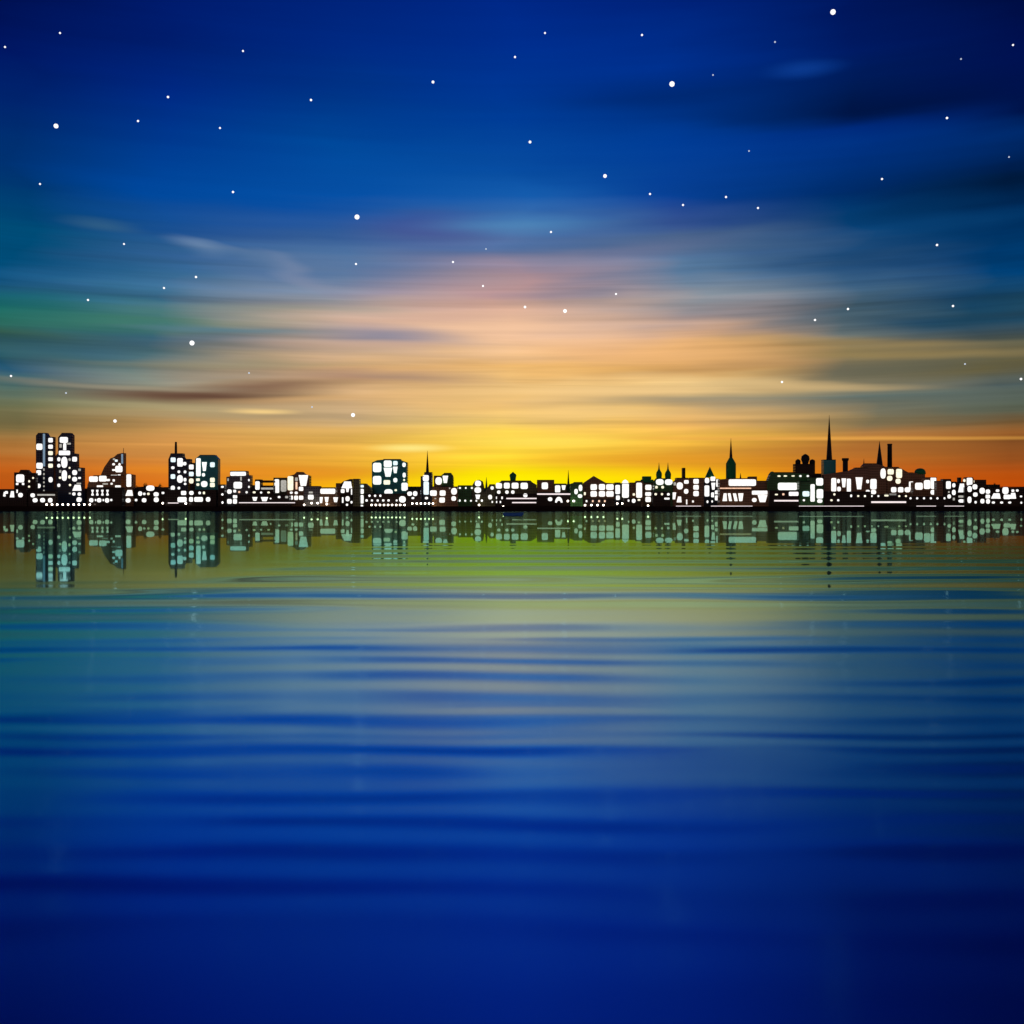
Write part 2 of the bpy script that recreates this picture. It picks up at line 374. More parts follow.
B('brown_corner_block', 'narrow brown block left of a slanting white window', 'E', 1, 'brown_stone', '180,668 228,668')
B('arched_roof_building', 'building with a slanting arched white window beside a plain dark tower', 'E', 1, 'dark_brick',
  '232,668 270,638 340,615 372,615',
  '240,640,368,722w 235,728,282,775 290,700,335,765t 350,728,368,795 248,820,270,888 288,808,340,870o 345,862,372,895o 292,892,322,922o')
B('plain_tower', 'unlit olive block tower with flat roof, left of a lit stair window column', 'E', 0, 'olive_render', '377,618 445,618', cat='tower')
B('stair_window_house', 'dark house with a full-height column of lit stair windows and sloping roof', 'E', 1, 'olive_render',
  '449,672 525,672 580,720', '455,680,500,712b 450,725,500,785 452,795,498,895 452,905,495,940o')
B('round_glass_tower', 'broad rounded glass tower glowing white on its left and teal on its right', 'E', 2, 'teal_glass',
  '590,430 600,422 650,400 720,393 915,395 940,408 990,424',
  '600,428,700,538 600,578,700,680 724,402,818,480 722,484,825,590t 830,408,885,460b 828,472,885,550t 935,425,978,480o 938,540,978,600o 945,612,970,640co 832,600,882,655o 722,625,800,680c '
  '925,655,1000,750 730,728,830,802o 845,728,878,755co', cat='tower')
B('lamp_terrace', 'dark terrace with two rows of small square lights below the round glass tower', 'E', 0, 'dark_brick', '508,785 980,785',
  '548,790,578,820o 612,790,642,820o 672,790,702,820o 515,843,545,873 578,845,605,872 643,845,670,872 705,845,735,872 765,845,795,872 860,845,885,872o 898,808,978,885o')
B('corner_house', 'small dark house with a cluster of round lights left of the needle spire', 'F', 0, 'dark_brick', '72,745 232,745',
  '80,755,140,808o 145,750,200,810o 128,818,165,845o')
# ---- needle spire
B('needle_spire_building', 'building with a tall thin needle spire and one tall pale window', 'F', 1, 'navy_glass',
  '235,588 275,588 275,545 362,542',
  '258,568,330,640 266,640,330,795b 280,815,322,848o',
  [('cone', 'spire', 'iron', 312, 545, 290, 20)], cat='tower')
B('square_window_block', 'short brown block with four rounded white windows beside the needle spire', 'F', 2, 'brown_stone', '385,582 468,582',
  '400,592,480,682o')
B('round_shouldered_block', 'dark green block with rounded shoulders right of needle spire', 'F', 2, 'green_render',
  '472,570 500,550 580,550 600,575 605,600', '482,575,550,662t')
B('brown_shop_row', 'low brown building with four bright square windows in two rows', 'F', 0, 'brown_stone', '365,705 655,705',
  '340,742,420,808 450,742,520,808 445,822,512,885 390,830,415,845i 580,715,650,795o 582,808,640,865o 555,710,575,730d')
B('green_terrace', 'long low green building with lights along its roof edge and base', 'F', 1, 'green_render', '658,692 815,692',
  '670,705,695,728 738,705,760,728 805,705,830,728 668,845,692,875o 728,848,755,875o 795,850,820,875o')
B('round_stack_tower', 'small round-topped block with three stacked white windows', 'F', 1, 'olive_render',
  '820,690 850,640 900,622 940,640 955,700',
  '850,630,925,700o 845,706,925,775o 855,790,915,845t 858,850,880,875 918,848,945,875o')
B('pinnacle', 'thin green pinnacle standing alone between round-topped block and turret hall', 'F', 2, 'copper', '955,770 1010,770', '',
  [('cone', 'spire', 'copper', 983, 772, 592, 22)], cat='tower')
# ---- turret hall
B('low_wing', 'dark low wing with small square and round lights left of the green turret', 'G', 0, 'olive_render', '-30,790 55,760 105,682 172,680 172,790',
  '118,695,158,738o 90,792,140,848o 8,845,35,875o 130,862,150,888 180,812,195,845')
B('turret_hall', 'long hall with four wide white windows and a green onion turret on its roof', 'G', 1, 'olive_render',
  '176,690 240,638 580,638 600,655 645,680',
  '180,658,252,725 270,655,340,725 358,655,440,725 460,655,545,730 192,742,235,785o 285,742,328,785o 352,742,395,785o',
  [('lathe', 'turret', 'copper', 375, '640,30 600,34 575,40 560,34 545,14 532,2')])
B('promenade_pavilion', 'low dark pavilion with two long light lines under the turret hall', 'G', 0, 'dark_brick', '176,792 640,792',
  '490,775,542,825o 240,812,262,845 180,862,198,890 222,862,242,890',
  [('box', 'light_line', 'strip_glow', 300, 829, 644, 843), ('box', 'light_line', 'strip_glow', 365, 876, 640, 889)])
B('cube_block', 'brown cube block with one square lit window standing on a light line', 'G', 1, 'brown_stone', '650,630 845,630',
  '700,652,775,732')
B('cafe_row', 'low dark row with arched lights right of the long light lines', 'G', 0, 'dark_brick', '646,772 1100,772',
  '770,820,825,868o 852,815,942,885a 988,850,1010,880o 1062,850,1085,880o',
  [('box', 'light_line', 'strip_glow', 650, 778, 1098, 794)])
B('split_window_house', 'small house with a white square window and a slanted white window', 'G', 1, 'olive_render', '849,672 985,672',
  '852,684,915,770 925,684,978,740t')
B('cone_spire_church', 'small dark green church with a thin cone spire', 'H', 2, 'green_render', '55,690 90,668 115,668 140,690', '',
  [('cone', 'spire', 'iron', 95, 672, 512, 14)], cat='church')
B('gable_hall', 'wide hall with a shallow triangular gable over bright square windows', 'H', 1, 'brown_stone',
  '262,664 385,580 522,658 618,664',
  '345,672,422,742 345,750,422,818 440,670,515,742 440,750,515,818 524,672,612,742 524,750,612,818 270,762,295,800ci')
B('round_lights_house', 'green house with three big round lights beside the gable hall', 'H', 0, 'green_render', '120,668 160,655 258,655',
  '160,725,205,790o 210,678,256,755o 200,785,256,832o')
B('small_terrace', 'low dark terrace with a line of small square lights under the gable hall', 'H', 0, 'dark_brick', '262,846 620,846',
  '290,852,314,880 361,852,385,880n 432,852,458,880n 498,852,522,880n')
B('striped_block', 'narrow dark block with a tall split window right of the gable hall', 'H', 1, 'navy_glass', '622,660 688,660',
  '628,680,685,788 635,800,682,855 ')
B('glowing_dome_house', 'block with a large bright window and a glowing white dome above its roof', 'H', 1, 'olive_render', '692,668 790,668',
  '705,660,785,830',
  [('lathe', 'dome', 'lit_white', 742, '670,38 650,34 632,22 622,2')])
B('kiosk', 'tiny dark kiosk row with a few round lights before the glowing dome house', 'H', 0, 'dark_brick', '730,835 920,835',
  '768,845,792,875o 815,838,862,888o 882,840,915,865c')
B('red_brown_house', 'narrow red-brown house between dome house and a tall white window', 'H', 1, 'brown_stone', '796,660 858,660', '825,775,855,805c')
B('tall_window_house', 'narrow house filled by one tall white window', 'H', 1, 'brown_stone', '862,655 870,640 950,640', '865,655,935,830')
B('green_roof_block', 'block under a stepped green roof with a column of white windows', 'I', 2, 'brown_stone', '26,660 150,660',
  '58,678,132,742 58,762,128,808 60,815,125,878',
  [('box', 'roof', 'copper', 20, 620, 155, 658), ('box', 'roof', 'copper', 36, 583, 130, 618)])
# ---- twin spires
B('twin_spire_church', 'green church with two identical slender spires and two round white windows', 'I', 1, 'green_render',
  '162,640 190,612 345,612 372,640',
  '178,612,272,685o 280,615,372,685o 170,690,205,725co 240,690,275,725co',
  [('lathe', 'spire', 'copper', 216, '614,30 560,34 540,30 518,16 500,9 425,1'), ('lathe', 'spire', 'copper', 318, '614,32 560,36 540,30 518,16 500,9 425,1')], cat='church')
B('dotted_terrace', 'low dark terrace with three round lights in front of the twin-spire church', 'I', 0, 'dark_brick', '148,765 346,765',
  '162,772,195,802co 235,772,265,802co 305,772,340,805o 275,825,338,850')
B('chimney_house', 'brown house with flat eaves, a slim chimney and round white windows', 'I', 1, 'brown_stone',
  '376,660 415,625 415,606 545,606 556,640',
  '415,650,490,735o 500,625,555,670 498,725,552,785o 380,650,412,690i 355,765,413,848t 415,812,475,882w 522,845,540,905',
  [('box', 'chimney', 'iron', 491, 486, 519, 606)])
B('stacked_window_house', 'brown block with three square white windows stacked in a column', 'I', 1, 'brown_stone', '560,606 725,606',
  '605,612,670,670 605,680,670,738 605,748,670,812 590,855,615,885o')
B('cone_roof_tower', 'squat tower with a pointed conical roof over shattered white windows', 'I', 2, 'navy_glass', '730,600 905,612',
  '735,598,790,665o 732,685,790,815 800,585,858,640 865,615,905,705 808,655,860,738t 808,765,845,825 850,742,902,790 850,800,902,860 755,855,780,890o 810,855,832,885o',
  [('cone', 'roof', 'copper', 795, 590, 475, 58)], cat='tower')
# ---- bell tower and station
B('bell_tower', 'dark green bell tower with shoulders and a long slender spire', 'J', 3, 'copper', '184,618 294,618', '',
  [('lathe', 'belfry', 'copper', 238, '622,57 440,57 405,38 375,20'), ('cone', 'spire', 'iron', 238, 378, 148, 19)], cat='tower')
B('station_building', 'low brown station with a blazing white window band and roof ledge', 'J', 1, 'brown_stone',
  '108,618 200,612 450,612 450,592 535,592 535,640 652,640',
  '210,616,525,695 ',
  [('box', 'ledge', 'lit_orange', 112, 714, 468, 726), ('cone', 'pinnacle', 'iron', 347, 614, 545, 12)])
B('slanted_window_arcade', 'low brown arcade with four slanting white windows below the station', 'J', 0, 'brown_stone', '112,742 668,742',
  '140,775,196,868w 200,775,252,868s 258,775,316,868s 318,775,382,868t 475,745,655,795 540,795,655,880t 475,828,532,878o')
# ---- market hall with domes
B('market_hall', 'long dark green hall with lights along its eaves and a wide white window', 'J', 1, 'green_render',
  '658,640 690,560 715,528 740,542 970,545 1015,552 1120,552',
  '765,570,805,592co 835,570,880,590co 925,570,965,590co 770,655,995,742 ')
B('tower_with_domes', 'dark square tower crowned by three rounded domes', 'K', 2, 'dark_brick', '148,530 342,530 342,600', '185,633,212,655o 258,633,285,655o',
  [('lathe', 'dome', 'slate', 175, '534,24 500,26 488,20 478,3'), ('lathe', 'dome', 'slate', 247, '534,34 520,28 480,42 450,36 434,16 428,2'), ('lathe', 'dome', 'slate', 315, '534,26 500,27 488,21 480,3')], cat='tower')
B('market_arcade', 'low dark arcade with short lit shopfronts before the market hall', 'J', 0, 'dark_brick', '672,748 1012,748',
  '735,780,775,802co 820,775,848,802n 895,758,1008,808 ',
  [('box', 'light_line', 'strip_glow', 730, 853, 1005, 870)])
B('white_bay_house', 'house with four tall and square white bays at the foot of the tallest spire', 'K', 0, 'green_render', '188,700 290,700 290,660 424,660',
  '350,662,422,738 355,770,422,865 360,868,415,908o 295,722,340,895 218,790,288,845b 220,868,245,892o')
B('tallest_spire_tower', 'teal square church tower under the tallest spire of the skyline', 'K', 2, 'teal_glass', '425,488 545,488 545,640', '',
  [('cone', 'spire', 'iron', 480, 488, 48, 29)], cat='tower')
B('spire_nave', 'long brown building with pointed white windows right of the tallest spire', 'K', 1, 'brown_stone',
  '428,630 560,610 690,590 740,568 860,566',
  '498,662,550,795 555,670,585,715o 555,745,595,795o 598,665,646,755t 650,668,693,805 735,655,808,775t 518,810,542,835co',
  [('lathe', 'chimney', 'slate', 637, '612,25 500,25 488,33 470,33')])
B('riverside_terrace', 'long low dark terrace with a long light line below the tallest spire', 'K', 0, 'dark_brick', '430,800 890,800',
  '488,868,515,892co 555,868,580,892o 682,822,705,852o 750,828,775,850co 818,828,840,850o',)
B('hill_church', 'brown hilltop church with a corner pinnacle and a steep spire', 'L', 2, 'brown_stone',
  '32,470 60,442 190,442 262,462 300,482', '68,620,105,665o 115,612,190,735 62,735,115,790o 120,735,185,790o 230,492,295,612o',
  [('cone', 'pinnacle', 'iron', 44, 472, 380, 10), ('cone', 'spire', 'iron', 222, 460, 182, 37)], cat='church')
B('chimney', 'tall straight dark factory chimney right of the hilltop church', 'L', 4, 'dark_brick', '310,480 368,480', '',
  [('lathe', 'stack', 'slate', 338, '500,27 235,25 222,28 214,28')], cat='chimney')
B('hill_hall', 'long brown hall sloping down from the chimney to a domed end', 'L', 3, 'brown_stone',
  '304,482 440,482 500,512 560,545 612,545 740,560 742,640',
  '312,500,385,565c 305,575,370,638co 408,498,480,605c 402,608,465,670co 352,705,415,768 430,705,495,768 505,705,575,768o 555,640,608,735',
  [('lathe', 'dome', 'copper', 683, '560,62 530,60 508,48 496,28 492,4')])
B('flare_building', 'bright building ablaze with large white windows at right of the domed hall', 'L', 2, 'brown_stone',
  '605,650 720,640 745,600 872,600', '625,655,715,738 725,625,800,730 800,592,868,730 800,735,858,795o')
B('dotted_quay_house', 'low dark quay building with a row of round lights above a light line', 'L', 0, 'dark_brick', '28,795 548,795',
  '42,796,68,822co 120,796,146,822o 196,796,222,822o 275,785,325,815c 330,780,415,800i 432,796,460,822co 508,796,536,822co',
  [('box', 'light_line', 'strip_glow', 100, 868, 524, 887)])
B('dotted_quay_annex', 'lower dark quay annex with six evenly spaced round lights', 'L', 0, 'dark_brick', '552,818 985,818',
  '560,820,588,848o 636,820,664,848o 714,820,742,848o 792,820,820,848o 866,820,894,848o 948,820,974,848o')
# ---- right end
B('brown_gap_house', 'plain brown house between the blazing building and far right cluster', 'M', 1, 'brown_stone', '30,640 100,640 ', '')
B('pair_window_block', 'flat-roofed dark block with two columns of white windows at the right', 'M', 1, 'dark_brick', '102,620 195,620 198,650 255,652',
  '135,638,192,728 205,660,245,712o 202,735,248,800o 150,788,195,838o 158,750,180,775i 212,825,238,860i')
B('short_chimney_house', 'dark house with a stub chimney over one large white window', 'M', 1, 'dark_brick', '262,655 345,655',
  '272,665,352,768w 275,800,350,828i 275,842,352,885o', [('box', 'chimney', 'iron', 284, 596, 318, 655)])
B('glare_house', 'narrow house topped by the brightest lit window of the right cluster', 'M', 2, 'brown_stone', '350,640 365,600 445,600 470,640',
  '370,598,438,690 378,692,432,765o 330,612,360,650co 450,622,475,660co')
B('far_right_block', 'dark block with a boxy roof room and round white windows at the right', 'M', 1, 'dark_brick', '350,710 430,680 488,668 488,632 594,632 596,700 636,712',
  '378,812,428,890o 435,672,495,735o 442,765,498,818o 458,862,488,895o 515,712,580,785o 585,730,640,785o 585,790,638,838 525,838,575,895o 590,840,638,898o',
  [('box', 'roof_slab', 'slate', 480, 622, 602, 633)])
B('end_building', 'long low dark building closing the skyline at the right edge', 'M', 1, 'dark_brick', '640,712 1200,708',
  '700,730,745,765o 645,775,760,840w 775,700,850,790o 790,790,870,845 855,770,935,840w 878,730,915,765o 930,730,965,760o 975,800,1005,825o 1040,800,1065,825o 980,870,1005,898o 655,868,695,896o 750,868,788,896o 842,868,880,896o')
# ---- dark blocks standing behind, closing the gaps
for (a, b, y, nm) in ((-60, 44, 490.5, 'behind the far left windows'), (45, 118, 489, 'behind the terrace of the sail tower'), (119, 172, 490, 'behind the narrow lit tower'),
                      (215, 262, 486.5, 'behind the crowned block'), (263, 330, 488, 'behind the lantern building'), (331, 396, 489, 'behind the bright hall'),
                      (397, 470, 487, 'behind the needle spire'), (471, 560, 488.5, 'behind the turret hall'), (561, 652, 485, 'behind the gable hall'),
                      (653, 720, 482, 'behind the twin-spire church'), (721, 800, 483, 'behind the station'), (801, 872, 474, 'behind the tallest spire'), (873, 942, 482, 'behind the blazing building'),
                      (943, 1000, 485, 'behind the far right cluster'), (1001, 1100, 488, 'behind the right end of the waterfront')):
    BL.append(dict(name='back_block', label='long dark unlit block ' + nm, cr='A', layer=4, mat='dark_brick' if (a < 380 or a > 700) else 'green_render',
                   pts=[(a, 505.6), (a, y), (b, y), (b, 505.6)], win=[], parts=(), cat='building', depth=18))

def inside(p, poly):
    x, y = p; c = False; n = len(poly)
    for i in range(n):
        x1, y1 = poly[i]; x2, y2 = poly[(i+1) % n]
        if (y1 > y) != (y2 > y) and x < (x2 - x1) * (y - y1) / (y2 - y1) + x1: c = not c
    return c

GRP = {'back_block': 'dark blocks behind the waterfront'}
used = {}
for i, b in enumerate(BL):
    # every building gets a front plane of its own inside its row, so no two walls share a plane
    k = used.get(b['layer'], 0); used[b['layer']] = k + 1
    b['Y'] = LAYER[b['layer']] + (k % 5) * 1.3
    Y = b['Y']
    b['depth'] *= 1.0 - 0.62 * min(1.0, abs(sum(p[0] for p in b['pts']) / len(b['pts']) - 512) / 512)
    xs = [p[0] for p in b['pts']]
    cx = (min(xs) + max(xs)) / 2
    root = thing(b['name'], b['label'], b['cat'], (X(cx, Y), Y, GROUND), GRP.get(b['name']))
    b['root'] = root
    bm = bmesh.new()
    pts = []
    for (px, py) in b['pts']:
        z = Z(py, Y)
        if py >= 505.5: z = GROUND
        pts.append((X(px, Y), z))
    add_prism(bm, pts, Y, Y + b['depth'])
    link('wall', bm, b['mat'], root)
    # roof kerb on flat stretches
    for j in range(1, len(pts) - 2):
        (x0, z0), (x1, z1) = pts[j], pts[j+1]
        if abs(z1 - z0) < 0.6 and x1 - x0 > 4:
            bm = bmesh.new()
            zt = max(z0, z1)
            add_prism(bm, [(x0 + .1, zt + .003), (x1 - .1, zt + .003), (x1 - .1, zt + .75), (x0 + .1, zt + .75)], Y - .35, Y + b['depth'] + .2)
            link('parapet', bm, 'slate', root)
    for prt in b['parts']:
        kind, nm, mat = prt[:3]
        bm = bmesh.new()
        if kind == 'box':
            x0, y0 = P(b['cr'], prt[3], prt[4]); x1, y1 = P(b['cr'], prt[5], prt[6])
            if nm in ('chimney', 'roof', 'roof_slab'):
                ya, yb = Y + 2, Y + b['depth'] - 2
            elif nm == 'roof_beam': ya, yb = Y + .5, Y + b['depth'] - .5
            else: ya, yb = Y - .4, Y + .2
            add_prism(bm, [(X(x0, Y), Z(y1, Y)), (X(x1, Y), Z(y1, Y)), (X(x1, Y), Z(y0, Y)), (X(x0, Y), Z(y0, Y))], ya, yb)
            link(nm, bm, mat, root)
        else:
            Yc = Y + b['depth'] * 0.5
            s = CR[b['cr']][2]
            if kind in ('cone', 'mast'):
                cxx, yb = P(b['cr'], prt[3], prt[4]); yt = P(b['cr'], prt[3], prt[5])[1]
                r = prt[6] / s / F * Yc
                prof = [(Z(yb, Yc) - 1.0, r), (Z(yt, Yc), 0.12 if kind == 'cone' else r * 0.8)]
                if kind == 'mast': prof.insert(1, (Z((yb + yt) / 2, Yc), r))
                add_lathe(bm, X(cxx, Yc), Yc, prof, 8, R(22.5))
            else:
                cxx = P(b['cr'], prt[3], 0)[0]
                prof = []
                for q in prt[4].split():
                    yy, rr = map(float, q.split(','))
                    prof.append((Z(P(b['cr'], 0, yy)[1], Yc), rr / s / F * Yc))
                add_lathe(bm, X(cxx, Yc), Yc, prof, 16)
            link(nm, bm, mat, root, smooth=(kind == 'lathe' and nm in ('dome', 'turret', 'stack')))

# lit windows: each one is a part of the frontmost building it is seen on
def window(root, Y, x0, y0, x1, y1, fl):
    w, h = x1 - x0, y1 - y0
    cx, cy = (x0 + x1) / 2, (y0 + y1) / 2
    pts = []
    if 'o' in fl:
        for k in range(14):
            a = 2 * math.pi * k / 14
            e = 0.8
            ca, sa = math.cos(a), math.sin(a)
            pts.append((cx + w/2 * math.copysign(abs(ca) ** e, ca), cy + h/2 * math.copysign(abs(sa) ** e, sa)))
    elif 'h' in fl:
        pts = [(x0, y0), (x1, y0), (x1, y0 + h*.25), (cx + w*.15, cy), (x1, y1 - h*.25), (x1, y1), (x0, y1), (x0, y1 - h*.25), (cx - w*.15, cy), (x0, y0 + h*.25)]
    elif 'a' in fl:
        for k in range(11):
            a = math.pi * k / 10
            pts.append((cx + w/2 * math.cos(a), y1 - h * math.sin(a)))
        for k in range(11):
            a = math.pi * (10 - k) / 10
            pts.append((cx + w/4 * math.cos(a), y1 - h * .35 * math.sin(a)))
    elif 't' in fl: pts = [(x0, y0), (x1, y0), (x1 - w*.22, y1), (x0 + w*.22, y1)]
    elif 'w' in fl: pts = [(x0 + w*.28, y0), (x1 - w*.12, y0), (x1, y1), (x0, y1)]
    elif 's' in fl: pts = [(x0, y0), (x1 - w*.35, y0), (x1, y1), (x0 + w*.35, y1)]
    else:
        r = min(w, h) * .22
        for (ax, ay, s) in ((x1 - r, y0 + r, -90), (x1 - r, y1 - r, 0), (x0 + r, y1 - r, 90), (x0 + r, y0 + r, 180)):
            for k in range(3):
                a = R(s + 45 * k)
                pts.append((ax + r * math.cos(a), ay + r * math.sin(a)))
    mat = 'lit_white'
    for f, m in (('d', 'lit_dim'), ('i', 'lit_dim'), ('c', 'lit_cream'), ('b', 'lit_blue'), ('n', 'lit_orange')):
        if f in fl: mat = m
    bm = bmesh.new()
    add_prism(bm, [(X(a, Y), Z(c, Y)) for a, c in pts], Y - .3, Y + .15)
    link('window', bm, mat, root)
nw = 0
for b in BL:
    for q in b['win']:
        fl = ''.join(ch for ch in q if ch.isalpha())
        x0, y0, x1, y1 = [float(t) for t in q.rstrip('abcdefghijklmnopqrstuvwxyz').split(',')]
        (px0, py0), (px1, py1) = P(b['cr'], x0, y0), P(b['cr'], x1, y1)
        c = ((px0 + px1) / 2, (py0 + py1) / 2)
        px0 += .2; px1 -= .2; py0 += .2; py1 -= .2
        host = b
        for o in BL:
            if o is not b and o['Y'] < host['Y'] and inside(c, o['pts']): host = o
        window(host['root'], host['Y'], px0, py0, px1, py1, fl); nw += 1
print('windows', nw)

# ------------------------------------------------------------------ ground, quay, water
bm = bmesh.new()
add_prism(bm, [(-24000, -3), (24000, -3), (24000, GROUND - .02), (-24000, GROUND - .02)], 1500.8, 40000)
o = link('ground', bm, 'earth'); o['kind'] = 'structure'
root = thing('quay_wall', 'long dark stone quay wall running along the whole far shore above the water', 'quay', (0, 1500, 0))
bm = bmesh.new(); add_prism(bm, [(-6000, -3), (6000, -3), (6000, GROUND - .5), (-6000, GROUND - .5)], 1499.6, 1500.78)
link('wall', bm, 'quay_stone', root)
bm = bmesh.new(); add_prism(bm, [(-6000, GROUND - .497), (6000, GROUND - .497), (6000, GROUND + .1), (-6000, GROUND + .1)], 1499.2, 1503.0)
link('coping', bm, 'quay_stone', root)

m = bpy.data.materials.new('water'); m.use_nodes = True
for n in list(m.node_tree.nodes): m.node_tree.nodes.remove(n)
t = NT(m.node_tree)
geo = t.n.new('ShaderNodeNewGeometry')
pos = geo.outputs['Position']
wx, wy, wz = t.sep(pos)[:3]
def cent(n, k): return t.math('MULTIPLY', t.math('SUBTRACT', n, 0.5), k)
# long crested ripples; the water lies calm in the lee of the town, livelier towards the near shore,
# and what one sees at this low angle are the faces of the ripples turned towards the eye
def train(lam, wx_s, seed, k, y0, y1, y2, y3, wob=0.9, lo=0.35, sharp=1.5):
    """one wave train: crest distance lam, living between y0..y3; returns its slope towards the eye"""
    ph = t.noise(t.mapping(pos, loc=(seed, seed * 2, 0), scale=(wx_s, 0.35 / lam, 1)), 1.0, 1.0, 0.45)
    am = t.noise(t.mapping(pos, loc=(seed * 3, seed, 0), scale=(wx_s * 1.3, 0.5 / lam, 1)), 1.0, 1.0, 0.45)
    arg = t.math('MULTIPLY', t.math('ADD', t.math('DIVIDE', wy, lam), t.math('MULTIPLY', ph, wob * 4)), 2 * math.pi)
    w = t.math('POWER', t.math('ADD', t.math('MULTIPLY', t.math('SINE', arg), 0.5), 0.5), sharp)
    w = t.math('MULTIPLY', w, t.mrange(am, 0.36, 0.62, lo, 1.0))
    win = t.math('MULTIPLY', t.mrange(wy, y0, y1, 0, k), t.mrange(wy, y2, y3, 1, 0))
    return t.math('MULTIPLY', w, win)
w_a = t.math('MULTIPLY', train(8.0, 0.05, 3.1, 0.056, 29, 40, 60, 105, 0.20, 0.35, 1.3), t.mrange(wx, -16, -9, 0, 1))
w_b = train(4.2, 0.06, 7.7, 0.036, 20, 27, 34, 50, 0.26, 0.1, 1.3)
w_c = train(2.0, 0.11, 1.9, 0.030, 11, 16, 22, 30, 0.28, 0.15, 1.3)
w_d = train(1.0, 0.18, 5.3, 0.036, 5, 9, 13, 18, 0.32, 0.1, 1.3)
bias = t.math('MULTIPLY', t.mrange(wy, 11, 25, 0.004, 0.026), t.mrange(wy, 25, 43, 1, 0.0))
def cent_(n, k): return t.math('MULTIPLY', t.math('SUBTRACT', n, 0.5), k)
tiny = cent_(t.noise(t.mapping(pos, loc=(3, 1, 0), scale=(0.01, 0.03, 1)), 1.0, 1.0, 0.5), 0.0010)
sy = t.math('ADD', t.math('MULTIPLY', t.math('ADD', t.math('ADD', w_a, w_b), t.math('ADD', t.math('ADD', w_c, w_d), bias)), -1.0), tiny)
sx = t.math('MULTIPLY', cent_(t.noise(t.mapping(pos, loc=(4, 4, 0), scale=(0.2, 0.4, 1)), 1.0, 1.0, 0.4), 0.04), t.mrange(wy, 14, 50, 1, 0))
nrm = t.vmath('NORMALIZE', t.comb(sx, sy, 1.0))
rough = t.math('MAXIMUM', t.mrange(wy, 10, 62, 0.12, 0.010), t.mrange(wy, 7, 16, 0.16, 0.0))
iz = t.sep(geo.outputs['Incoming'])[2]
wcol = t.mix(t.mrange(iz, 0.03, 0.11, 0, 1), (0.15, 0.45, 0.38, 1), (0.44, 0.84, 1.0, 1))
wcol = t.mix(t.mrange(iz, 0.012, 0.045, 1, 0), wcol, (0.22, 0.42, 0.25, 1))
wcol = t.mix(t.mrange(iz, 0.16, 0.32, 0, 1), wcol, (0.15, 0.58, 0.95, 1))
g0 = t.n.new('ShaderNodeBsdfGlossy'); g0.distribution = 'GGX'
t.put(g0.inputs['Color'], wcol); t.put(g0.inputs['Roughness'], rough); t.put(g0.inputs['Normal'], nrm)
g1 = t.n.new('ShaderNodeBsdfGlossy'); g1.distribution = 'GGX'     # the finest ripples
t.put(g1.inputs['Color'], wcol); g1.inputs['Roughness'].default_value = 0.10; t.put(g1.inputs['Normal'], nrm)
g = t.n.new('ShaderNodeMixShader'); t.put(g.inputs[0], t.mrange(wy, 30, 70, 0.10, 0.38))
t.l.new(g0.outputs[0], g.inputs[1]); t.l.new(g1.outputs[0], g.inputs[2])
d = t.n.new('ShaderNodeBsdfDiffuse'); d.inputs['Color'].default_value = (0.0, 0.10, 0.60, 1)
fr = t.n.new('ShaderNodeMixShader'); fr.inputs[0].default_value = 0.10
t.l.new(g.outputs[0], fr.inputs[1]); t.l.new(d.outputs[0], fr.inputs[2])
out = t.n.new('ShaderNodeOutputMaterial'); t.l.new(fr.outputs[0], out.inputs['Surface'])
MATS['water'] = m
bm = bmesh.new()
vs = [bm.verts.new(p) for p in ((-24000, -600, 0), (24000, -600, 0), (24000, 1500.5, 0), (-24000, 1500.5, 0))]
bm.faces.new(vs)
o = link('water', bm, 'water'); o['kind'] = 'structure'

# ------------------------------------------------------------------ globe lamps on the quay
ORD = ['first', 'second', 'third', 'fourth', 'fifth', 'sixth', 'seventh', 'eighth', 'ninth', 'tenth', 'eleventh']
lamp_proto = [None]
def lamp(px, py, label, group):
    Y = 1501.5
    zc = Z(py, Y)
    r = 1.25
    if lamp_proto[0] is None:
        pb = bmesh.new(); add_lathe(pb, 0, 0, [(0, .28), (.5, .22), (.6, .12), (1.0, .10)], 8)
        gb = bmesh.new(); bmesh.ops.create_icosphere(gb, subdivisions=2, radius=r)
        lamp_proto[0] = True
        root = thing('globe_lamp', label, 'street lamp', (0, 0, 0), group)
        pole = link('pole', pb, 'iron', root); globe = link('globe', gb, 'lamp_glow', root, True)
        lamp_proto[0] = (root, pole, globe)
        rr = (root, pole, globe)
    else:
        r0, p0, g0 = lamp_proto[0]
        a = r0.copy(); b_ = p0.copy(); c = g0.copy()
        for q in (a, b_, c): col.objects.link(q)
        b_.parent = a; c.parent = a
        rr = (a, b_, c)
    a, b_, c = rr
    base = GROUND + .1
    a.location = (X(px, Y), Y, base); a['label'] = label; a['group'] = group
    b_.location = (0, 0, 0); b_.scale = (1, 1, max(.2, zc - base - r * .6))
    c.location = (0, 0, zc - base)
rows = [('A', 905, [530, 592, 652, 713, 775, 838, 898, 960, 1024 - 62 + 0], None)]
